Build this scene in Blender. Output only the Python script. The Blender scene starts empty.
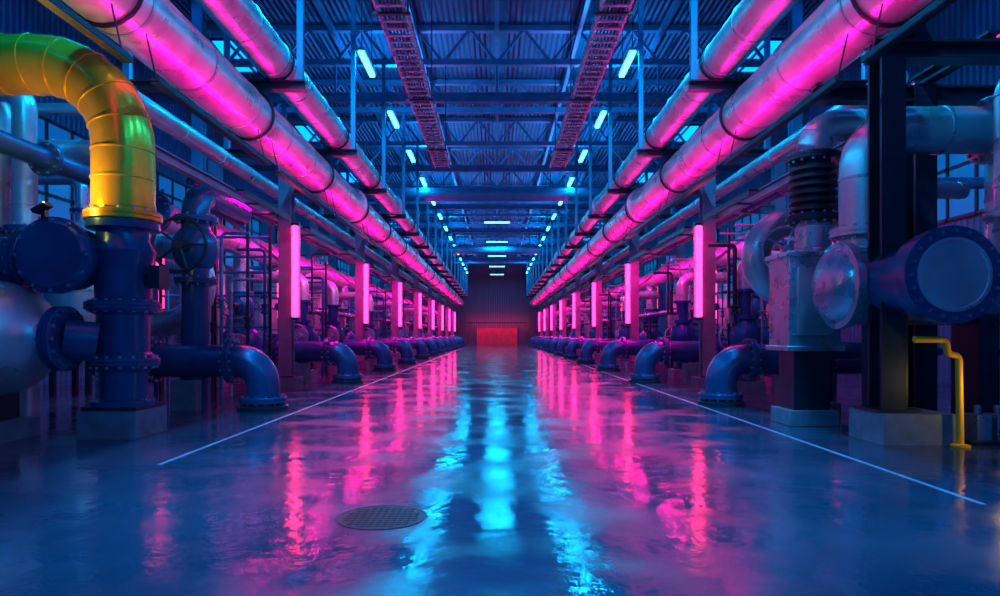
import bpy, math, random
from mathutils import Vector, Matrix
random.seed(7)
S = bpy.context.scene
C = S.collection
V = Vector
S.view_settings.view_transform = 'Standard'

# ------------------------------------------------------------ materials
def mat(name, col, metal=0.0, rough=0.5, var=0.0, scale=3.0, bump=0.0, bscale=20.0, emit=None, estr=0.0, rvar=0.0):
    m = bpy.data.materials.new(name); m.use_nodes = True
    nt = m.node_tree; b = nt.nodes['Principled BSDF']
    b.inputs['Base Color'].default_value = (*col, 1)
    b.inputs['Metallic'].default_value = metal
    b.inputs['Roughness'].default_value = rough
    tc = nt.nodes.new('ShaderNodeTexCoord')
    if var or rvar:
        n = nt.nodes.new('ShaderNodeTexNoise'); n.inputs['Scale'].default_value = scale
        n.inputs['Detail'].default_value = 5
        nt.links.new(tc.outputs['Object'], n.inputs['Vector'])
        if var:
            r = nt.nodes.new('ShaderNodeValToRGB')
            r.color_ramp.elements[0].position = .3; r.color_ramp.elements[1].position = .7
            r.color_ramp.elements[0].color = (*[c*(1-var) for c in col], 1)
            r.color_ramp.elements[1].color = (*[min(1, c*(1+var)) for c in col], 1)
            nt.links.new(n.outputs['Fac'], r.inputs['Fac']); nt.links.new(r.outputs['Color'], b.inputs['Base Color'])
        if rvar:
            mr = nt.nodes.new('ShaderNodeMapRange')
            mr.inputs['From Min'].default_value = .3; mr.inputs['From Max'].default_value = .7
            mr.inputs['To Min'].default_value = max(.02, rough-rvar); mr.inputs['To Max'].default_value = rough+rvar
            nt.links.new(n.outputs['Fac'], mr.inputs['Value']); nt.links.new(mr.outputs['Result'], b.inputs['Roughness'])
    if bump:
        n2 = nt.nodes.new('ShaderNodeTexNoise'); n2.inputs['Scale'].default_value = bscale; n2.inputs['Detail'].default_value = 4
        nt.links.new(tc.outputs['Object'], n2.inputs['Vector'])
        bp = nt.nodes.new('ShaderNodeBump'); bp.inputs['Strength'].default_value = bump; bp.inputs['Distance'].default_value = .02
        nt.links.new(n2.outputs['Fac'], bp.inputs['Height']); nt.links.new(bp.outputs['Normal'], b.inputs['Normal'])
    if emit:
        b.inputs['Emission Color'].default_value = (*emit, 1); b.inputs['Emission Strength'].default_value = estr
    return m

def corrugated(name, col, axis, scale):
    m = mat(name, col, .4, .45)
    nt = m.node_tree; b = nt.nodes['Principled BSDF']
    tc = nt.nodes.new('ShaderNodeTexCoord'); w = nt.nodes.new('ShaderNodeTexWave')
    w.wave_type = 'BANDS'; w.bands_direction = axis; w.inputs['Scale'].default_value = scale
    nt.links.new(tc.outputs['Object'], w.inputs['Vector'])
    bp = nt.nodes.new('ShaderNodeBump'); bp.inputs['Strength'].default_value = 1; bp.inputs['Distance'].default_value = .08
    nt.links.new(w.outputs['Fac'], bp.inputs['Height']); nt.links.new(bp.outputs['Normal'], b.inputs['Normal'])
    return m

CLAD = mat('steel_cladding', (.46, .56, .66), .65, .34, .18, 1.5, .15, 6, rvar=.1)
STEEL = mat('brushed_steel', (.36, .48, .60), .75, .3, .15, 4, rvar=.08)
BLUE = mat('blue_enamel', (.012, .08, .24), .3, .27, .2, 3, .1, 30)
DARK = mat('dark_steel', (.010, .03, .06), .4, .4, .2, 4)
STRUCT = mat('structural_steel', (.02, .24, .42), .3, .45, .2, 2)
COLM = mat('column_paint', (.22, .17, .30), .3, .45, .2, 2)
YEL = mat('yellow_pipe_metal', (.85, .48, .03), .55, .25, .15, 2, .1, 8)
YELP = mat('yellow_paint', (.95, .5, .01), 0, .4)
CONC = mat('concrete', (.12, .17, .25), 0, .75, .25, 5, .3, 40)
BOLT = mat('bolt_metal', (.3, .42, .55), .9, .3)
NEON = mat('magenta_neon', (1, .1, .5), 0, .4, emit=(1, .022, .13), estr=8)
NEOND = mat('magenta_neon_dim', (1, .1, .5), 0, .4, emit=(1, .02, .28), estr=2)
CYAN = mat('cyan_lamp', (.2, .8, 1), 0, .4, emit=(.06, .68, .9), estr=7)
REDM = mat('red_door_paint', (.8, .03, .10), 0, .5, .15, 2, emit=(1, .01, .08), estr=.12)  # emission puts a faint red glow into the door colour
REDL = mat('red_lamp', (1, .05, .03), 0, .4, emit=(1, .015, .09), estr=22)  # glow face of the added red bar
AMB = mat('amber_lamp', (1, .6, .1), 0, .4, emit=(1, .5, .06), estr=1.5)  # glow face of the two added amber fills
BLACK = mat('black_rubber', (.012, .014, .02), 0, .5)

# ------------------------------------------------------------ mesh builder
def basis(ax):
    ax = V(ax).normalized()
    u = V((0, 0, 1)) if abs(ax.z) < .9 else V((1, 0, 0))
    a = ax.cross(u).normalized(); b = ax.cross(a).normalized()
    return ax, a, b

class MB:
    def __init__(s): s.v = []; s.f = []; s.m = []; s.mats = []; s.sm = []
    def mi(s, m):
        if m not in s.mats: s.mats.append(m)
        return s.mats.index(m)
    def face(s, f, k, sm): s.f.append(f); s.m.append(k); s.sm.append(sm)
    def box(s, c, d, m, rot=None):
        k = s.mi(m); o = len(s.v); c = V(c)
        for x in (-.5, .5):
            for y in (-.5, .5):
                for z in (-.5, .5):
                    p = V((x*d[0], y*d[1], z*d[2]))
                    if rot: p = rot @ p
                    s.v.append(c+p)
        for f in ((0, 1, 3, 2), (4, 6, 7, 5), (0, 4, 5, 1), (2, 3, 7, 6), (0, 2, 6, 4), (1, 5, 7, 3)):
            s.face([o+i for i in f], k, False)
    def bar(s, p0, p1, w, h, m):
        p0, p1 = V(p0), V(p1); ax = (p1-p0).normalized()
        up = V((0, 0, 1)) if abs(ax.z) < .9 else V((0, 1, 0))
        a = ax.cross(up).normalized(); b = a.cross(ax).normalized()
        R = Matrix((a, ax, b)).transposed()
        s.box((p0+p1)/2, (w, (p1-p0).length, h), m, R)
    def ibeam(s, p0, p1, w, h, m, t=.04):
        p0, p1 = V(p0), V(p1); ax = (p1-p0).normalized()
        up = V((0, 0, 1)) if abs(ax.z) < .9 else V((0, 1, 0))
        a = ax.cross(up).normalized(); b = a.cross(ax).normalized()
        R = Matrix((a, ax, b)).transposed(); c = (p0+p1)/2; L = (p1-p0).length
        s.box(c+b*(h/2-t/2), (w, L, t), m, R); s.box(c-b*(h/2-t/2), (w, L, t), m, R)
        s.box(c, (t, L, h-2*t), m, R)
    def rev(s, c, ax, prof, m, seg=28, cap=True):
        k = s.mi(m); c = V(c); ax, a, b = basis(ax); rings = []
        for t, r in prof:
            o = len(s.v)
            for i in range(seg):
                th = 2*math.pi*i/seg
                s.v.append(c+ax*t+(a*math.cos(th)+b*math.sin(th))*max(r, 1e-4))
            rings.append(o)
        for q in range(len(rings)-1):
            for i in range(seg):
                j = (i+1) % seg
                s.face([rings[q]+i, rings[q]+j, rings[q+1]+j, rings[q+1]+i], k, True)
        if cap:
            s.face([rings[0]+i for i in range(seg)][::-1], k, True)
            s.face([rings[-1]+i for i in range(seg)], k, True)
    def cyl(s, p0, p1, r, m, seg=20):
        p0, p1 = V(p0), V(p1)
        s.rev(p0, p1-p0, [(0, r), ((p1-p0).length, r)], m, seg)
    def sph(s, c, r, m, sq=1.0, ax=(0, 0, 1), seg=28):
        n = 14
        s.rev(c, ax, [(-math.cos(math.pi*i/n)*r*sq, math.sin(math.pi*i/n)*r) for i in range(n+1)], m, seg)
    def flange(s, c, ax, r, t, m, bolts=12, br=.03):
        ax = V(ax).normalized(); c = V(c)
        s.rev(c-ax*t/2, ax, [(0, r*.97), (.012, r), (t*.46, r), (t*.48, r*.97), (t*.52, r*.97), (t*.54, r), (t-.012, r), (t, r*.97)], m, 32)
        _, a, b = basis(ax)
        for i in range(bolts):
            th = 2*math.pi*i/bolts
            p = c+(a*math.cos(th)+b*math.sin(th))*(r*.87)
            s.cyl(p-ax*(t/2+.035), p+ax*(t/2+.035), br, BOLT, 6)
    def torus(s, c, ax, R, r, m, n=32, k=10, a0=0, a1=2*math.pi):
        ax, a, b = basis(ax); c = V(c)
        pts = [c+(a*math.cos(a0+(a1-a0)*i/n)+b*math.sin(a0+(a1-a0)*i/n))*R for i in range(n+1)]
        s.sweep(pts, r, m, k)
    def wheel(s, c, ax, R, m):
        ax_, a, b = basis(ax); c = V(c)
        s.torus(c, ax, R, R*.07, m, 28, 8)
        for i in range(5):
            th = 2*math.pi*i/5
            s.cyl(c, c+(a*math.cos(th)+b*math.sin(th))*R, R*.05, m, 6)
        s.cyl(c-ax_*.06, c+ax_*.06, R*.16, m, 12)
    def sweep(s, pts, r, m, seg=20):
        k = s.mi(m); pts = [V(p) for p in pts]; n = len(pts)
        ax, a, b = basis(pts[1]-pts[0]); rings = []; prev = ax
        for i in range(n):
            t = (pts[min(i+1, n-1)]-pts[max(i-1, 0)]).normalized()
            q = prev.rotation_difference(t); a = q @ a; b = q @ b; prev = t
            o = len(s.v)
            for j in range(seg):
                th = 2*math.pi*j/seg
                s.v.append(pts[i]+(a*math.cos(th)+b*math.sin(th))*r)
            rings.append(o)
        for q in range(n-1):
            for i in range(seg):
                j = (i+1) % seg
                s.face([rings[q]+i, rings[q]+j, rings[q+1]+j, rings[q+1]+i], k, True)
        s.face([rings[0]+i for i in range(seg)][::-1], k, True)
        s.face([rings[-1]+i for i in range(seg)], k, True)
    def pipe(s, pts, r, m, bend=None, seg=24, band=0, bm=None, bw=.05):
        P = fillet(pts, bend or r*1.8)
        s.sweep(P, r, m, seg)
        if band:
            acc = band*.5
            for i in range(len(P)-1):
                L = (P[i+1]-P[i]).length; d = (P[i+1]-P[i])/max(L, 1e-6)
                while acc < L:
                    p = P[i]+d*acc
                    s.rev(p-d*bw/2, d, [(0, r), (.004, r+.014), (bw-.004, r+.014), (bw, r)], bm or m, seg, False)
                    acc += band
                acc -= L
    def obj(s, name, loc=(0, 0, 0), rz=0, bevel=0):
        me = bpy.data.meshes.new(name)
        me.from_pydata([tuple(v) for v in s.v], [], s.f)
        for m in s.mats: me.materials.append(m)
        me.polygons.foreach_set('material_index', s.m)
        me.polygons.foreach_set('use_smooth', s.sm)
        me.update(); me.set_sharp_from_angle(angle=math.radians(38))
        o = bpy.data.objects.new(name, me); C.objects.link(o)
        o.location = loc; o.rotation_euler[2] = rz
        if bevel:
            b = o.modifiers.new('bevel', 'BEVEL'); b.width = bevel; b.segments = 2; b.limit_method = 'ANGLE'
        return o

def fillet(pts, R, n=10):
    pts = [V(p) for p in pts]; out = [pts[0]]
    for i in range(1, len(pts)-1):
        e0 = pts[i-1]-pts[i]; e1 = pts[i+1]-pts[i]
        d0 = e0.normalized(); d1 = e1.normalized()
        ang = d0.angle(d1)
        if ang > math.pi-.02: continue
        t = R/math.tan(ang/2)
        t = min(t, e0.length*(.49 if i > 1 else .98), e1.length*(.49 if i < len(pts)-2 else .98))
        Re = t*math.tan(ang/2)
        c = pts[i]+(d0+d1).normalized()*(Re/math.sin(ang/2))
        v0 = pts[i]+d0*t-c; v1 = pts[i]+d1*t-c
        tot = math.pi-ang
        for q in range(n+1):
            f = q/n
            out.append(c+v0*(math.sin((1-f)*tot)/math.sin(tot))+v1*(math.sin(f*tot)/math.sin(tot)))
    out.append(pts[-1]); return out

def dup(o, loc, rz=0):
    d = o.copy(); d.location = loc; d.rotation_euler[2] = rz; C.objects.link(d); return d

# ------------------------------------------------------------ room shell
Y0, Y1, XW, ZR = -5, 100, 14, 13
def floor_mat():
    m = bpy.data.materials.new('polished_epoxy_floor'); m.use_nodes = True
    nt = m.node_tree; b = nt.nodes['Principled BSDF']; L = nt.links.new
    tc = nt.nodes.new('ShaderNodeTexCoord')
    n = nt.nodes.new('ShaderNodeTexNoise'); n.inputs['Scale'].default_value = .45; n.inputs['Detail'].default_value = 6
    L(tc.outputs['Object'], n.inputs['Vector'])
    r = nt.nodes.new('ShaderNodeValToRGB'); r.color_ramp.elements[0].position = .35; r.color_ramp.elements[1].position = .65
    r.color_ramp.elements[0].color = (.02, .035, .08, 1); r.color_ramp.elements[1].color = (.05, .075, .15, 1)
    L(n.outputs['Fac'], r.inputs['Fac']); L(r.outputs['Color'], b.inputs['Base Color'])
    n2 = nt.nodes.new('ShaderNodeTexNoise'); n2.inputs['Scale'].default_value = 1.0; n2.inputs['Detail'].default_value = 8
    L(tc.outputs['Object'], n2.inputs['Vector'])
    mr = nt.nodes.new('ShaderNodeMapRange'); mr.inputs['From Min'].default_value = .4; mr.inputs['From Max'].default_value = .62
    mr.inputs['To Min'].default_value = .05; mr.inputs['To Max'].default_value = .24
    L(n2.outputs['Fac'], mr.inputs['Value']); L(mr.outputs['Result'], b.inputs['Roughness'])
    n3 = nt.nodes.new('ShaderNodeTexNoise'); n3.inputs['Scale'].default_value = 3.0; n3.inputs['Detail'].default_value = 6
    L(tc.outputs['Object'], n3.inputs['Vector'])
    bp = nt.nodes.new('ShaderNodeBump'); bp.inputs['Strength'].default_value = .45; bp.inputs['Distance'].default_value = .02
    L(n3.outputs['Fac'], bp.inputs['Height']); L(bp.outputs['Normal'], b.inputs['Normal'])
    b.inputs['Specular IOR Level'].default_value = 1.0
    b.inputs['IOR'].default_value = 1.65
    return m
def slab(name, lo, hi, m):
    b = MB(); b.box([(lo[i]+hi[i])/2 for i in range(3)], [hi[i]-lo[i] for i in range(3)], m); return b.obj(name)
slab('floor', (-XW, Y0, -.2), (XW, Y1, 0), floor_mat())
WM = corrugated('corrugated_wall', (.02, .17, .32), 'Y', 1.2)
WMX = corrugated('corrugated_end_wall', (.26, .12, .24), 'X', 1.2)
RM = corrugated('roof_sheet', (.01, .15, .28), 'X', 1.5)
slab('wall_left', (-XW-.2, Y0, 0), (-XW, Y1, ZR), WM)
slab('wall_right', (XW, Y0, 0), (XW+.2, Y1, ZR), WM)
slab('wall_back', (-XW-.2, Y1, 0), (XW+.2, Y1+.2, ZR), WMX)
slab('wall_front', (-XW-.2, Y0-.2, 0), (XW+.2, Y0, ZR), WM)
slab('ceiling', (-XW-.2, Y0-.2, ZR), (XW+.2, Y1+.2, ZR+.2), RM)
LINE = mat('floor_line_paint', (.2, .36, .56), 0, .35, .2, 6)
slab('floor_line_marking', (-3.93, 7.7, 0), (-3.88, 98, .004), LINE)
slab('floor_line_marking', (4.28, 5.9, 0), (4.33, 98, .004), LINE)

# windows on side walls (twilight blue glazing)
GL = mat('window_glass_twilight', (.02, .1, .4), 0, .2, emit=(.005, .2, .6), estr=.4)
wi = 1
for sx in (-1, 1):
    for y in range(2, 98, 8):
        b = MB(); x = sx*(XW-.04)
        b.box((x, y+2.6, 6.6), (.03, 5.0, 3.0), GL)
        for yy in (y+.1, y+1.35, y+2.6, y+3.85, y+5.1): b.box((x-sx*.03, yy, 6.6), (.08, .1, 3.2), DARK)
        for zz in (5.05, 5.85, 6.6, 7.4, 8.15): b.box((x-sx*.03, y+2.6, zz), (.08, 5.1, .1), DARK)
        b.obj('window_%d' % wi); wi += 1
# added glowing roof panels over the equipment bays, for blue fill light
SK = mat('skylight_glass', (.02, .1, .4), 0, .3, emit=(.0, .19, .8), estr=4)
for sx in (-1, 1):
    for y in (1.2, 6.4, 16.9, 27.4, 37.9, 48.4, 58.9, 69.4, 80):
        b = MB(); b.box((sx*10.5, y, 12.97), (2.4, 3.2, .03), SK)
        for dx in (-1.25, 0, 1.25): b.box((sx*10.5+dx, y, 12.93), (.1, 3.3, .1), DARK)
        for dy in (-1.65, 1.65): b.box((sx*10.5, y+dy, 12.93), (2.6, .1, .1), DARK)
        b.obj('window_%d' % wi); wi += 1

# far red roller door, glow put into its paint; added bar reddens the wall
b = MB()
b.box((0, Y1-.1, 1.2), (5.6, .12, 2.4), REDM)
for i in range(12): b.box((0, Y1-.18, .1+i*.2), (5.4, .05, .1), REDM)
b.box((-2.9, Y1-.15, 1.25), (.2, .2, 2.5), REDM); b.box((2.9, Y1-.15, 1.25), (.2, .2, 2.5), REDM); b.box((0, Y1-.18, 2.5), (6, .2, .12), REDM)
b.obj('door_1')
b = MB(); b.box((0, Y1-1.5, 3.3), (9, .06, .14), DARK); b.box((0, Y1-1.45, 3.3), (8.8, .04, .12), REDL)
for x in (-4, 0, 4): b.box((x, Y1-.75, 3.3), (.06, 1.5, .06), DARK)
b.obj('red_door_lamp')

# ------------------------------------------------------------ roof trusses / purlins
b = MB()
zb, zt = 11.6, 12.85
b.bar((-XW, 0, zb), (XW, 0, zb), .25, .22, STRUCT); b.bar((-XW, 0, zt), (XW, 0, zt), .25, .2, STRUCT)
for i in range(14):
    x = -XW+2*i
    b.bar((x, 0, zb), (x+1, 0, zt), .1, .1, STRUCT); b.bar((x+1, 0, zt), (x+2, 0, zb), .1, .1, STRUCT)
truss = b.obj('roof_truss', (0, 9, 0))
for i in range(1, 17): dup(truss, (0, 9+5.25*i, 0))
for x in range(-12, 13, 3):
    b = MB(); b.ibeam((x, Y0, 0), (x, Y1, 0), .15, .25, STRUCT, .03); b.obj('roof_purlin', (0, 0, 12.62))

for yy in (37.5, 62):
    b = MB(); b.pipe([(-9, 0, 0), (9, 0, 0)], .38, STRUCT, band=1.5, bm=STRUCT, seg=28)
    for x in (-7.5, -3, 3, 7.5): b.cyl((x, 0, .35), (x, 0, 3), .03, DARK, 6)
    b.obj('cross_duct', (0, yy, 9.4))

b = MB(); b.ibeam((-XW, 0, 0), (XW, 0, 0), .25, .34, STRUCT)
for x in (-12, -6, 0, 6, 12): b.bar((x, 0, .1), (x, 0, 1.4), .08, .08, STRUCT)
cb = b.obj('cross_beam', (0, 24.75, 10.3))
for k in (5.25*2, 5.25*4, 5.25*6, 5.25*8, 5.25*10): dup(cb, (0, 24.75+k, 10.3))

# ------------------------------------------------------------ ceiling lamps
def area(name, loc, sx, sy, col, e, rot=(0, 0, 0), spread=180):
    l = bpy.data.lights.new(name, 'AREA'); l.shape = 'RECTANGLE'; l.size = sx; l.size_y = sy; l.color = col; l.energy = e
    l.spread = math.radians(spread)
    o = bpy.data.objects.new(name, l); o.location = loc; o.rotation_euler = rot; C.objects.link(o); return o
b = MB()
b.box((0, 0, .09), (.3, 2.0, .08), STEEL); b.box((0, 0, .02), (.16, 1.9, .07), CYAN)
for yy in (-.8, .8): b.cyl((0, yy, .1), (0, yy, 1.6), .012, DARK, 6)
lamp = None
BL = (0, .38, .8)
def put_lamp(x, y, z, rz, e, up=0):
    global lamp
    if lamp is None: o = lamp = b.obj('ceiling_light', (x, y, z), rz)
    else: o = dup(lamp, (x, y, z), rz)
    a = area('lamp_glow', (0, 0, -.03), .16, 1.9, BL, e); a.parent = o
    if up:
        a = area('lamp_up_glow', (0, 0, .15), .25, 1.9, (.0, .33, .85), up, (math.pi, 0, 0)); a.parent = o  # added upward fill to brighten the roof
for sx in (-1, 1):
    for i in range(-4, 14):
        y = 21+5.4*i
        put_lamp(sx*4.1, y, 10.0, 0, 560 if i < 0 else (300 if i == 0 else 120), 430 if i % 2 else 0)
for y in (41.7, 50.5, 61, 72, 83, 94): put_lamp(0, y, 10.0, math.pi/2, 300)

# ------------------------------------------------------------ cable trays
for sx, X in ((-1, -2.25), (1, 2.5)):
    b = MB()
    for s in (-.3, .3): b.ibeam((X+s, 4, 8.5), (X+s, 27.5, 8.5), .05, .22, STEEL, .012)
    y = 4.2
    while y < 27.4: b.box((X, y, 8.42), (.58, .09, .03), STEEL); y += .35
    for q in range(6): b.cyl((X-.2+q*.08, 4, 8.47), (X-.2+q*.08, 27.4, 8.47), .03, random.choice((BLACK, BLUE, DARK)), 8)
    for yy in (9, 14.25, 19.5, 24.75):
        for s in (-.34, .34): b.cyl((X+s, yy, 8.4), (X+s, yy, 11.55), .018, DARK, 6)
        b.box((X, yy, 8.37), (.8, .08, .05), DARK)
    b.obj('cable_tray')

# ------------------------------------------------------------ overhead pipes
for sx in (-1, 1):
    b = MB(); b.pipe([(sx*5.3, 2, 6.2), (sx*5.3, 98, 6.2)], .5, CLAD, band=2.1, bm=STEEL, seg=36, bw=.07)
    for y in (24, 40, 61): b.flange((sx*5.3, y, 6.2), (0, 1, 0), .63, .14, CLAD, 20, .025)
    b.obj('overhead_main_pipe')
    b = MB(); b.pipe([(sx*4.75, 2, 7.34), (sx*4.75, 98, 7.34)], .39, CLAD, band=1.6, bm=STEEL, seg=32)
    for y in (30, 50): b.flange((sx*4.75, y, 7.34), (0, 1, 0), .5, .12, CLAD, 16, .022)
    b.obj('overhead_pipe')
    b = MB(); b.pipe([(sx*6.9, 11.5, 5.95), (sx*6.9, 97, 5.95)], .2, CLAD, band=2, seg=20)
    b.obj('service_pipe')
    b = MB(); b.pipe([(sx*7.35, 16, 5.2), (sx*7.35, 97, 5.2)], .11, BLUE, band=2.5, seg=14)
    b.obj('service_pipe')
for i, y in enumerate([9, 14.25, 19.5, 24.75, 30, 35.25, 40.5, 45.75, 51, 56.25, 61.5, 66.75, 72, 77.25, 82.5, 87.75, 93]):
    for sx in (-1, 1):
        b = MB()
        b.ibeam((sx*4.1, y, 6.82), (sx*8.3, y, 6.82), .22, .2, DARK, .03)
        b.bar((sx*4.2, y, 6.92), (sx*4.2, y, 11.5), .13, .13, STRUCT)
        b.bar((sx*7.9, y, 6.92), (sx*7.9, y, 11.5), .14, .14, STRUCT)
        b.torus((sx*5.3, y, 6.2), (0, 1, 0), .53, .028, DARK, 24, 6)
        b.torus((sx*4.75, y, 7.34), (0, 1, 0), .415, .022, DARK, 24, 6)
        b.obj('pipe_hanger_frame')
for sx in (-1, 1):
    for y in (19.9, 36, 51.4):
        b = MB(); b.ibeam((sx*8.9, y, .1), (sx*8.9, y, 11.55), .3, .3, STRUCT, .04); b.box((sx*8.9, y, .05), (.6, .6, .1), DARK)
        b.obj('roof_column')

# ------------------------------------------------------------ rack columns with neon
COLY = [19.5+10.5*i for i in range(8)]
for sx in (-1, 1):
    b = MB()
    b.ibeam((sx*6.2, 0, .3), (sx*6.2, 0, 6.68), .36, .4, COLM, .05)
    b.ibeam((sx*8.3, 0, .3), (sx*8.3, 0, 6.68), .3, .3, COLM, .04)
    b.ibeam((sx*6.2, 0, 5.2), (sx*8.3, 0, 5.2), .2, .25, COLM, .03)
    b.bar((sx*6.3, 0, 3.6), (sx*8.2, 0, 5.1), .09, .09, COLM)
    for x in (6.2, 8.3):
        b.box((sx*x, 0, .13), (.75, .75, .26), CONC); b.box((sx*x, 0, .28), (.55, .55, .04), DARK)
    base = b.obj('pipe_rack_column', (0, COLY[0]+.15, 0))
    for y in COLY[1:]: dup(base, (0, y+.15, 0))
    b = MB()
    b.box((0, .09, 3.35), (.26, .04, 2.9), STEEL)
    b.rev((0, 0, 2.02), (0, 0, 1), [(0, .07), (.03, .095), (2.63, .095), (2.66, .07)], NEON, 16)
    for z in (1.98, 4.72): b.box((0, .03, z), (.2, .16, .08), DARK)
    b.box((sx*.12, .09, 3.35), (.14, .05, .3), DARK)
    nb = b.obj('neon_tube_light', (sx*5.88, COLY[0]-.1, 0))
    for y in COLY[1:]: dup(nb, (sx*5.88, y-.1, 0))
    b = MB()
    b.rev((0, 0, 0), (0, 0, 1), [(0, .05), (.02, .09), (2.1, .09), (2.12, .05)], NEON, 14)
    b.box((0, .1, 1.06), (.16, .04, 2.3), STEEL); b.box((0, .14, .5), (.06, .06, 5.4), DARK)
    for z in (-.03, 2.15): b.box((0, .04, z), (.16, .15, .07), DARK)
    rb = b.obj('rear_neon_light', (sx*8.95, 17.7, 2.2))
    for y in (28.5, 39, 49.5, 60, 75): dup(rb, (sx*9.3, y, 2.2))

# added magenta fills: troughs under the main pipe, washers turned toward the machinery
MAG = (1, .0, .27)
for sx in (-1, 1):
    b = MB(); b.ibeam((sx*6.45, 12, 4.95), (sx*6.45, 97, 4.95), .16, .22, COLM, .03); b.obj('rack_side_beam')
    for i in range(17):
        y = 6.375+5.25*i
        b = MB(); b.box((0, 0, 0), (.12, 4.6, .03), DARK); b.box((-.06, 0, .03), (.015, 4.6, .07), DARK); b.box((.06, 0, .03), (.015, 4.6, .07), DARK)
        for yy in (-2.2, 2.2): b.cyl((0, yy, .0), (sx*.16, yy, .71), .012, DARK, 6)
        o = b.obj('magenta_uplight', (sx*4.8, y, 5.05))
        a = area('uplight_glow', (0, 0, .03), .1, 4.4, (1, 0, .23), 130, (math.pi, sx*math.radians(-8), 0), 150); a.parent = o
        if i >= 2:
            b = MB(); b.box((0, 0, 0), (.2, 3.4, .05), DARK); b.box((-sx*.1, 0, -.05), (.02, 3.4, .14), DARK); b.box((sx*.3, 0, .02), (.6, .08, .05), DARK)
            o = b.obj('magenta_wall_washer', (sx*5.85, y, 4.8))
            a2 = area('sidelight_glow', (0, 0, -.03), .1, 3.2, MAG, 150 if i == 2 else 480, (0, -sx*math.radians(35), 0)); a2.parent = o

# ------------------------------------------------------------ process equipment modules
b = MB()
b.pipe([(-3.3, 0, .98), (0, 0, .98), (0, 0, .2)], .33, BLUE, bend=.5, seg=32)
b.flange((0, 0, .2), (0, 0, 1), .46, .12, BLUE, 14, .028)
b.rev((0, 0, 0), (0, 0, 1), [(0, .5), (.08, .5), (.13, .38)], DARK, 28)
b.flange((-.62, 0, .98), (1, 0, 0), .45, .14, BLUE, 14, .028)
b.flange((-2.2, 0, .98), (1, 0, 0), .45, .14, BLUE, 14, .028)
b.box((-1.5, 0, .3), (.5, .5, .6), CONC)
foot = b.obj('floor_pipe_elbow', (-4.7, 13.4, 0))
YF = [21+6.9*i for i in range(11)]
for y in YF: dup(foot, (-4.7, y, 0))
dup(foot, (4.8, 14.3, 0), math.pi)
for y in YF: dup(foot, (4.65, y, 0), math.pi)

# pump
b = MB()
b.box((0, 0, .18), (2.0, 1.1, .36), CONC)
b.rev((.35, -.3, 1.15), (0, 1, 0), [(0, .35), (.05, .52), (.15, .62), (.45, .62), (.55, .52), (.6, .35)], BLUE, 32)
b.torus((.35, 0, 1.15), (0, 1, 0), .5, .2, BLUE, 30, 12)
b.flange((.35, -.36, 1.15), (0, 1, 0), .4, .1, STEEL, 12, .022)
b.rev((-.05, 0, 1.1), (-1, 0, 0), [(0, .2), (.15, .2), (.18, .38), (1.05, .38), (1.1, .34), (1.2, .3)], BLUE, 28)
for i in range(18):
    th = 2*math.pi*i/18
    b.box((-.7, .4*math.cos(th), 1.1+.4*math.sin(th)), (.75, .02, .09), BLUE, Matrix.Rotation(th-math.pi/2, 3, 'X'))
b.box((-.65, 0, .55), (.6, .5, .4), DARK); b.box((.35, 0, .5), (.4, .5, .4), DARK)
b.cyl((.35, 0, 1.6), (.35, 0, 4.1), .24, STEEL, 24)
b.flange((.35, 0, 1.95), (0, 0, 1), .37, .12, BLUE, 12, .022)
b.rev((.35, 0, 2.1), (0, 0, 1), [(0, .3), (.1, .36), (.3, .4), (.5, .36), (.6, .3)], BLUE, 24)
b.flange((.35, 0, 2.8), (0, 0, 1), .37, .12, BLUE, 12, .022)
b.cyl((.35, 0, 2.4), (.35, -.75, 2.4), .1, DARK, 12)
b.wheel((.35, -.8, 2.4), (0, 1, 0), .34, DARK)
b.flange((.35, 0, 3.5), (0, 0, 1), .36, .1, STEEL, 12, .022)
pump = b.obj('process_pump', (-8.4, 21, 0), 0)
for y in YF[1:]: dup(pump, (-8.4, y, 0))
for y in YF: dup(pump, (8.4, y, 0), math.pi)

# manifolds
for sx in (-1, 1):
    b = MB(); b.pipe([(sx*8.05, 15.5, 4.35), (sx*8.05, 96, 4.35)], .36, CLAD, band=1.8, bm=STEEL, seg=28)
    b.flange((sx*8.05, 15.5, 4.35), (0, 1, 0), .5, .16, BLUE, 14, .028)
    for y in (24.4, 38, 52): b.flange((sx*8.05, y, 4.35), (0, 1, 0), .48, .14, STEEL, 14, .025)
    b.obj('manifold_pipe')
    b = MB(); b.pipe([(sx*7.35, 22.4, 2.45), (sx*7.35, 96, 2.45)], .13, BLUE, band=2.2, seg=16)
    y = 24
    while y < 96: b.bar((sx*7.35, y, 0), (sx*7.35, y, 2.33), .08, .08, DARK); y += 8
    b.obj('low_service_pipe')

# vertical pressure vessels
b = MB()
b.rev((0, 0, .9), (0, 0, 1), [(0, .02), (.04, .35), (.14, .62), (.3, .8), (.45, .85), (3.1, .85), (3.25, .8), (3.42, .62), (3.52, .35), (3.56, .02)], CLAD, 36)
for z in (1.5, 2.6, 3.7): b.rev((0, 0, z), (0, 0, 1), [(0, .85), (.005, .875), (.06, .875), (.065, .85)], STEEL, 36, False)
for i in range(4):
    th = math.pi/4+i*math.pi/2
    b.bar((.65*math.cos(th), .65*math.sin(th), 0), (.65*math.cos(th), .65*math.sin(th), 1.4), .12, .12, DARK)
b.pipe([(0, 0, 4.4), (0, 0, 5.6), (-2.2, 0, 5.6)], .16, STEEL, seg=18); b.flange((0, 0, 4.75), (0, 0, 1), .28, .1, BLUE, 8, .02)
b.flange((.86, 0, 2.4), (1, 0, 0), .3, .1, STEEL, 10, .02)
ves = b.obj('pressure_vessel', (-10.9, 17.5, 0))
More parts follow.
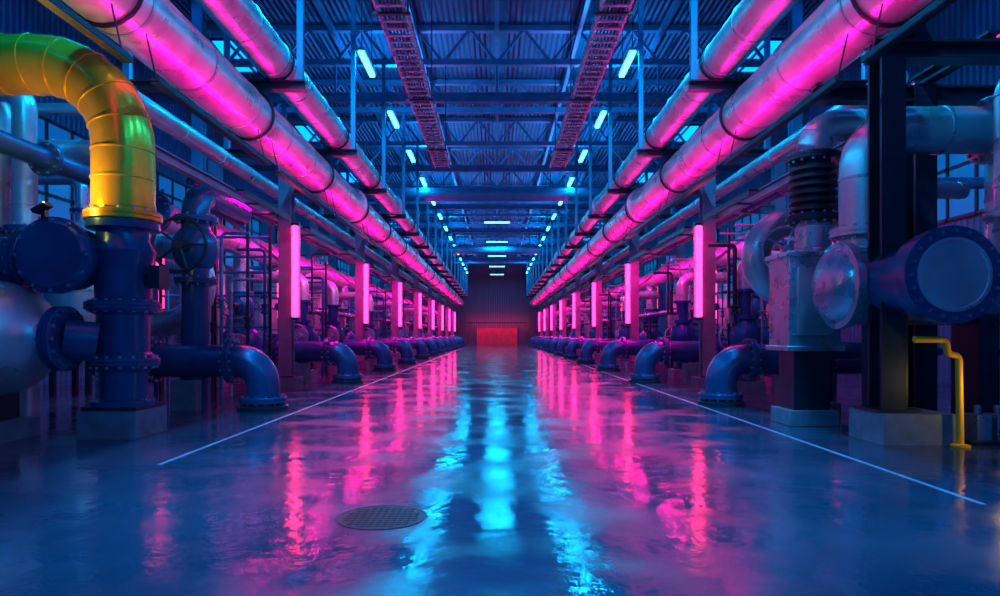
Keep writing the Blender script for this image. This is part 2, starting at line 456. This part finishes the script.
for y in (24.5, 31.4, 38.3, 52, 66): dup(ves, (-10.9, y, 0))
for y in (18, 24.5, 31.4, 38.3, 52, 66): dup(ves, (10.9, y, 0), math.pi)

# thin instrument pipework
def pipework(seed, n=9):
    random.seed(seed); b = MB()
    for i in range(n):
        x = -1.3+i*2.6/(n-1); z = random.uniform(2.6, 4.6); r = random.choice((.03, .04, .055))
        m = random.choice((STEEL, BLUE, DARK, STRUCT)); yy = random.uniform(-.3, .3)
        b.pipe([(x, yy, 0), (x, yy, z), (x+random.choice((-.7, .7)), yy, z)], r, m, bend=.12, seg=10)
        zz = random.uniform(1, 2.2); b.rev((x, yy, zz), (0, 0, 1), [(0, r), (.02, r*2.4), (.05, r*2.4), (.1, r*1.6), (.18, r*1.6), (.22, r*2.4), (.25, r*2.4), (.27, r)], m, 12)
        b.cyl((x, yy, zz+.13), (x, yy-.2, zz+.13), .015, DARK, 6); b.wheel((x, yy-.2, zz+.13), (0, 1, 0), .1, DARK)
    for z in (1.1, 1.7, 2.5, 3.1, 3.5, 4.0): b.pipe([(-1.4, .35, z), (1.4, .35, z)], .035, STRUCT, seg=8)
    for x in (-1.4, 0, 1.4): b.bar((x, .35, 0), (x, .35, 4.3), .07, .07, DARK)
    return b
pw1 = pipework(3).obj('instrument_pipework', (-7.2, 16.7, 0)); 
pw2 = pipework(5).obj('instrument_pipework', (7.5, 17.2, 0))
for y in (25, 38.5, 46, 55): dup(pw1, (-7.9, y, 0)); dup(pw2, (7.9, y, 0))

# mid-size valve trains between columns
b = MB()
b.box((0, 0, .15), (.8, .8, .3), CONC)
b.rev((0, 0, .3), (0, 0, 1), [(0, .3), (.06, .3), (.08, .2), (.5, .2), (.52, .34), (.62, .34), (.64, .26), (.9, .38), (1.15, .42), (1.4, .38), (1.6, .26), (1.62, .34), (1.72, .34), (1.74, .2), (2.3, .2), (2.32, .3), (2.4, .3)], BLUE, 28)
b.cyl((0, 0, 1.45), (0, -.75, 1.45), .14, STEEL, 16); b.flange((0, -.45, 1.45), (0, 1, 0), .3, .1, STEEL, 10, .02)
b.wheel((0, -.8, 1.45), (0, 1, 0), .4, STEEL)
b.pipe([(0, 0, 2.6), (0, 0, 3.5), (-1.6, 0, 3.5)], .2, CLAD, seg=20, band=.6); b.box((.32, 0, 2.0), (.3, .3, .4), STEEL)
vt = b.obj('valve_train', (-6.7, 23, 0))
for y in (26.5, 34, 44, 54, 64): dup(vt, (-6.5, y, 0))
for y in (17.5, 23.4, 33.5, 44, 54, 64): dup(vt, (6.5, y, 0), math.pi)

# ------------------------------------------------------------ LEFT FOREGROUND
b = MB()
b.pipe([(-10.5, 10, 5.55), (-5.6, 10, 5.55), (-5.6, 10, 3.3)], .43, YEL, bend=1.25, seg=40, band=.42, bm=YEL, bw=.03)
b.flange((-5.6, 10, 3.26), (0, 0, 1), .53, .14, YEL, 16, .03)
b.obj('yellow_elbow_pipe')
b = MB()
b.rev((-5.6, 10, .45), (0, 0, 1), [(0, .44), (.08, .44), (.1, .33), (.5, .33), (.55, .42), (.75, .42), (.8, .36), (1.35, .36), (1.4, .48), (1.55, .48), (1.6, .38), (2.1, .4), (2.3, .44), (2.45, .36), (2.6, .36), (2.62, .5), (2.73, .5)], BLUE, 36)
b.flange((-5.6, 10, 1.93), (0, 0, 1), .52, .12, BLUE, 16, .028)
b.flange((-5.6, 10, 1.1), (0, 0, 1), .5, .12, BLUE, 16, .028)
b.box((-5.6, 10, .2), (.85, .9, .4), CONC); b.box((-5.6, 10, .43), (.8, .8, .06), DARK)
b.rev((-6.22, 9.95, 2.62), (0, -1, 0), [(0, .38), (.1, .46), (.5, .46), (.52, .54), (.62, .54), (.64, .48), (.7, .45), (.74, .2)], BLUE, 40)
for i in range(12):
    th = 2*math.pi*i/12; b.cyl((-6.22+.49*math.cos(th), 9.34, 2.62+.49*math.sin(th)), (-6.22+.49*math.cos(th), 9.28, 2.62+.49*math.sin(th)), .03, BOLT, 6)
b.cyl((-6.2, 10, 2.62), (-5.6, 10, 2.62), .26, BLUE, 24)
b.cyl((-5.6, 10, 2.3), (-5.0, 9.9, 2.3), .08, DARK, 12); b.box((-5.02, 9.9, 2.35), (.16, .3, .34), DARK)
b.obj('valve_stack', bevel=.01)
b = MB()
b.pipe([(-11, 10.1, 2.62), (-6.6, 10.1, 2.62)], .36, BLUE, seg=32); b.flange((-7.05, 10.1, 2.62), (1, 0, 0), .5, .16, BLUE, 14, .03)
b.flange((-8.2, 10.1, 2.62), (1, 0, 0), .5, .16, BLUE, 14, .03)
b.obj('inlet_pipe')
b = MB()
pr = [(-2.4, .82), (0, .82), (.2, .8), (.4, .73), (.55, .62), (.65, .48), (.72, .36), (.85, .3), (1.0, .3)]
b.rev((-7.1, 9.4, 1.45), (1, 0, 0), pr, CLAD, 44)
for t in (-1.4, -.1): b.rev((-7.1+t, 9.4, 1.45), (1, 0, 0), [(0, .82), (.01, .845), (.08, .845), (.09, .82)], STEEL, 44, False)
b.flange((-6.12, 9.4, 1.45), (1, 0, 0), .46, .16, BLUE, 14, .032)
b.pipe([(-6.1, 9.4, 1.45), (-5.75, 9.6, 1.4)], .28, BLUE, seg=24)
for x in (-7.2, -8.9): b.box((x, 9.4, .45), (.3, .9, .5), DARK); b.box((x, 9.4, .14), (.7, 1.2, .28), CONC)
b.cyl((-7.2, 9.4, 2.2), (-7.2, 9.4, 2.36), .1, STEEL)
b.obj('horizontal_tank')
for x, y, r in ((-8.5, 12, .2), (-9.2, 12.3, .26), (-7.7, 13, .12)):
    b = MB(); b.pipe([(x, y, 0), (x, y, 5.9), (x-3, y, 5.9)], r, CLAD, band=1.1, seg=22); b.flange((x, y, 3.4), (0, 0, 1), r*1.6, .1, BLUE, 10, .02)
    b.obj('riser_pipe')
b = MB(); b.pipe([(-7.45, 5, 4.4), (-7.45, 13.6, 4.4), (-7.45, 13.6, .1)], .17, BLUE, seg=20); b.flange((-7.45, 11, 4.4), (0, 1, 0), .28, .1, BLUE, 10, .02); b.obj('return_pipe')
b = MB(); b.pipe([(-11.5, 12.6, 4.9), (-6.9, 12.6, 4.9), (-6.9, 12.6, .1)], .28, CLAD, bend=.6, seg=26, band=.9, bm=STEEL)
b.flange((-6.9, 12.6, 3.9), (0, 0, 1), .42, .12, STEEL, 12, .025); b.obj('steel_drop_pipe')
b = MB()
b.pipe([(-6.15, 13.6, 1.5), (-6.15, 13.6, 4.4), (-6.15, 16, 4.4)], .27, BLUE, seg=24)
b.cyl((-6.15, 13.6, 0), (-6.15, 13.6, 1.5), .27, BLUE)
b.flange((-6.15, 13.6, 2.6), (0, 0, 1), .42, .12, BLUE, 12, .025); b.flange((-6.15, 13.6, 3.85), (0, 0, 1), .42, .12, BLUE, 12, .025)
b.sph((-6.15, 13.6, 3.25), .46, BLUE, 1.1); b.cyl((-6.15, 13.6, 3.25), (-6.15, 12.95, 3.25), .11, DARK)
b.wheel((-6.15, 12.9, 3.25), (0, 1, 0), .52, DARK)
b.obj('wheel_valve')
b = MB(); b.torus((0, 0, 0), (0, 1, 0), .85, .28, CLAD, 24, 24, -math.pi/2, math.pi/2); b.cyl((-.0, 0, .85), (-1.0, 0, .85), .28, CLAD, 24); b.cyl((0, 0, -.85), (-1.0, 0, -.85), .28, CLAD, 24)
b.cyl((-.9, 0, -.85), (-.9, 0, -2.6), .16, DARK)
b.obj('return_bend_pipe', (-7.3, 14.6, 2.6))
# invented amber lamp on top of the actuator, added to warm the elbow
b = MB(); b.box((-6.35, 9.35, 3.16), (.06, .06, .2), DARK); b.box((-6.35, 9.3, 3.27), (.22, .16, .06), DARK, Matrix.Rotation(-.5, 3, 'Y')); b.box((-6.34, 9.3, 3.305), (.16, .1, .015), AMB, Matrix.Rotation(-.5, 3, 'Y'))
o = b.obj('amber_work_light')
a = area('work_light_glow', (-6.3, 9.2, 3.36), .16, .1, (1, .6, .06), 40, V((.55, .55, 1.0)).to_track_quat('-Z', 'Y').to_euler()); a.parent = o

# ------------------------------------------------------------ RIGHT FOREGROUND
b = MB()
b.ibeam((5.55, 9.5, .45), (5.55, 9.5, 5.4), .34, .36, DARK, .05)
b.box((5.75, 9.5, .21), (1.0, .9, .42), CONC); b.box((5.55, 9.5, .44), (.6, .6, .05), DARK)
b.ibeam((5.3, 9.5, 5.53), (11.5, 9.5, 5.53), .3, .26, DARK)
b.ibeam((6.0, 9.5, 5.66), (6.0, 9.5, 6.9), .3, .3, DARK, .04)
b.ibeam((7.1, 11.2, .1), (7.1, 11.2, 5.66), .36, .36, DARK, .05)
b.ibeam((5.3, 11.2, 5.53), (11.5, 11.2, 5.53), .25, .26, DARK)
b.ibeam((7.1, 9.5, 5.75), (7.1, 11.3, 5.75), .2, .2, DARK)
b.ibeam((11.4, 9.5, .0), (11.4, 9.5, 5.4), .36, .36, DARK, .05)
b.bar((7.2, 9.6, 4.1), (11.4, 9.6, 5.4), .1, .1, DARK)
b.obj('steel_support_frame')
b = MB()
b.pipe([(12.5, 10.5, 4.72), (5.78, 10.5, 4.72), (5.78, 10.5, 2.7)], .36, CLAD, bend=.62, seg=36, band=.85, bm=STEEL)
b.flange((7.75, 10.5, 4.72), (1, 0, 0), .52, .16, CLAD, 16, .03); b.flange((5.78, 10.5, 3.1), (0, 0, 1), .5, .14, CLAD, 16, .03)
b.obj('insulated_pipe')
b = MB(); b.pipe([(6.85, 8.9, 2.6), (6.85, 8.9, 5.0), (9.5, 8.9, 5.0)], .18, CLAD, seg=24, band=.6, bm=STEEL); b.flange((6.85, 8.9, 3.1), (0, 0, 1), .3, .1, CLAD, 10, .02); b.obj('branch_pipe')
# heat exchanger
b = MB()
b.rev((4.9, 10.15, 2.25), (1, 0, 0), [(0, .05), (.02, .22), (.06, .38), (.14, .51), (.24, .57), (.26, .66), (.38, .66), (.4, .6), (.95, .6), (.97, .63), (1.03, .63), (1.05, .6), (3.2, .6)], STEEL, 48)
b.rev((5.75, 10.05, 2.26), (0, -1, 0), [(0, .46), (1.3, .46), (1.31, .6), (1.45, .6), (1.46, .57), (1.48, .57), (1.49, .62), (1.66, .62), (1.67, .5)], BLUE, 48)
b.rev((5.75, 8.39, 2.26), (0, -1, 0), [(0, .47), (.03, .47), (.035, .43), (.015, .42), (.015, .3), (.03, .05)], CLAD, 44)
for i in range(20):
    th = 2*math.pi*i/20; p = (5.75+.55*math.cos(th), 8.4, 2.26+.55*math.sin(th)); b.cyl(p, (p[0], 8.34, p[2]), .026, BOLT, 6)
b.rev((5.78, 10.4, 2.6), (0, 0, 1), [(0, .4), (.35, .4)], STEEL, 32)
b.box((5.75, 9.9, .95), (.4, .5, 1.8), DARK); b.box((7.2, 10.05, .95), (.3, .6, 1.8), DARK); b.box((6.5, 10.0, .05), (2.2, .9, .1), DARK)
b.obj('heat_exchanger')
# grey housing
b = MB()
b.box((5.2, 11.3, 2.05), (.85, .8, 1.5), STEEL); b.box((5.2, 11.3, 2.83), (.95, .9, .08), STEEL); b.box((5.2, 11.3, 1.28), (.95, .9, .08), STEEL)
b.box((5.2, 10.88, 2.05), (.6, .03, 1.1), CLAD)
for z in (1.5, 2.6):
    for x in (4.85, 5.55): b.cyl((x, 10.9, z), (x, 10.86, z), .025, BOLT, 6)
b.box((5.2, 11.3, .75), (.6, .6, 1.0), DARK); b.box((5.2, 11.3, .13), (.8, .8, .26), CONC)
b.rev((5.45, 11.5, 2.85), (0, 0, 1), [(0, .4), (.1, .4), (.12, .3), (.5, .3)], STEEL, 28)
b.obj('pump_housing', bevel=.02)
# bellows
b = MB()
pr = [(0, .28)]
for i in range(6): pr += [(.05+i*.14, .28), (.08+i*.14, .4), (.13+i*.14, .4), (.16+i*.14, .28)]
b.rev((5.6, 11.8, 3.6), (0, 0, 1), pr+[(1.0, .28)], DARK, 32)
b.flange((5.6, 11.8, 3.55), (0, 0, 1), .46, .12, DARK, 14, .026); b.flange((5.6, 11.8, 4.62), (0, 0, 1), .46, .12, DARK, 14, .026)
b.cyl((5.6, 11.8, 3.0), (5.6, 11.8, 3.6), .28, STEEL, 28)
b.pipe([(5.6, 11.8, 4.6), (5.6, 11.8, 5.2), (9.6, 11.8, 5.2)], .28, CLAD, bend=.45, seg=28, band=.8, bm=STEEL)
b.obj('expansion_joint')
b = MB(); b.torus((0, 0, 0), (0, 1, 0), .7, .27, CLAD, 24, 24, math.pi/2, 3*math.pi/2)
b.cyl((0, 0, .7), (.9, 0, .7), .27, CLAD, 24); b.cyl((0, 0, -.7), (.9, 0, -.7), .27, CLAD, 24); b.flange((.2, 0, .7), (1, 0, 0), .4, .1, STEEL, 12, .02); b.flange((.2, 0, -.7), (1, 0, 0), .4, .1, STEEL, 12, .02)
b.cyl((.6, 0, -.8), (.6, 0, -3.0), .2, DARK); b.wheel((-.35, -.55, .1), (.3, 1, 0), .42, STEEL); b.cyl((-.35, -.55, .1), (-.2, 0, 0), .07, DARK)
b.obj('return_bend_pipe', (5.75, 13, 3.0))
b = MB(); b.pipe([(5.6, 8.95, 1.44), (6.02, 8.95, 1.44), (6.05, 8.95, 1.25), (6.2, 8.95, 1.22), (6.22, 8.95, .02)], .045, YELP, bend=.08, seg=14)
b.rev((6.22, 8.95, 0), (0, 0, 1), [(0, .12), (.03, .12), (.04, .05)], YELP, 16); b.obj('yellow_gas_pipe')
b = MB()
for i in range(4):
    x = 6.7+i*.28; b.box((x, 9.3, .2), (.2, .3, .4), STEEL); b.cyl((x, 9.3, .4), (x, 9.3, .52), .05, BOLT, 10)
b.box((7.1, 9.3, .03), (1.3, .5, .06), DARK)
b.obj('junction_box_row', bevel=.01)
# invented amber lamp beside the gas pipe, added to keep it yellow
b = MB(); b.box((6.72, 8.5, .35), (.06, .06, .7), DARK); b.box((6.72, 8.5, .02), (.2, .2, .04), DARK); b.box((6.70, 8.5, .78), (.08, .16, .2), DARK); b.box((6.655, 8.5, .78), (.02, .12, .16), AMB)
o = b.obj('amber_bulkhead_light')
a = area('bulkhead_glow', (6.64, 8.5, .78), .14, .1, (1, .6, .12), 9, (0, math.radians(80), 0)); a.parent = o
for x, y, r, z in ((7.9, 12.6, .3, 5.9), (8.9, 11.5, .4, 5.2), (6.4, 13.4, .16, 4.4)):
    b = MB(); b.pipe([(x, y, 0), (x, y, z), (x+3, y, z)], r, CLAD, band=1.1, seg=24); b.flange((x, y, 2.9), (0, 0, 1), r*1.5, .12, BLUE, 12, .02); b.flange((x, y, 1.2), (0, 0, 1), r*1.5, .12, BLUE, 12, .02)
    b.obj('riser_pipe')
b = MB(); b.box((6.05, 12.6, .12), (.6, .6, .24), CONC); b.bar((6.05, 12.6, .24), (6.05, 12.6, 1.1), .15, .15, DARK); b.pipe([(5.95, 12.6, 1.2), (7.7, 12.6, 1.2)], .17, BLUE, seg=18); b.flange((6.0, 12.6, 1.2), (1, 0, 0), .28, .08, BLUE, 10, .02); b.obj('drain_pipe')
b = MB(); b.cyl((9.1, 9.8, 6.95), (9.1, 17, 6.95), .035, NEOND, 12); b.box((9.16, 13.4, 7.0), (.06, 7.4, .1), DARK)
for yy in (10.2, 16.6): b.cyl((9.16, yy, 7), (9.16, yy, 12.5), .02, DARK, 6)
b.obj('neon_strip_light')

# ------------------------------------------------------------ floor cover
M = mat('cast_iron_cover', (.012, .02, .04), .6, .35)
b = MB(); r = .37
b.rev((0, 0, 0), (0, 0, 1), [(0, r), (.004, r), (.004, r*.93), (.001, r*.92), (.001, .01)], M, 48)
for i in range(-7, 8):
    for j in range(-7, 8):
        px, py = i*.055, j*.055
        if math.hypot(px, py) < r*.86: b.box((px, py, .003), (.034, .034, .005), M, Matrix.Rotation(math.pi/4, 3, 'Z'))
b.obj('manhole_cover', (-.95, 5.5, .001))

# ------------------------------------------------------------ world, camera
w = bpy.data.worlds.new('World'); S.world = w; w.use_nodes = True
w.node_tree.nodes['Background'].inputs[0].default_value = (.01, .03, .12, 1)
w.node_tree.nodes['Background'].inputs[1].default_value = .5
cd = bpy.data.cameras.new('Camera'); cam = bpy.data.objects.new('Camera', cd); C.objects.link(cam)
cam.location = (0, 0, 1.5); cam.rotation_euler = (math.radians(90), 0, 0)
cd.lens = 24; cd.sensor_width = 36; cd.shift_y = .037; cd.shift_x = .003; cd.clip_end = 300
S.camera = cam
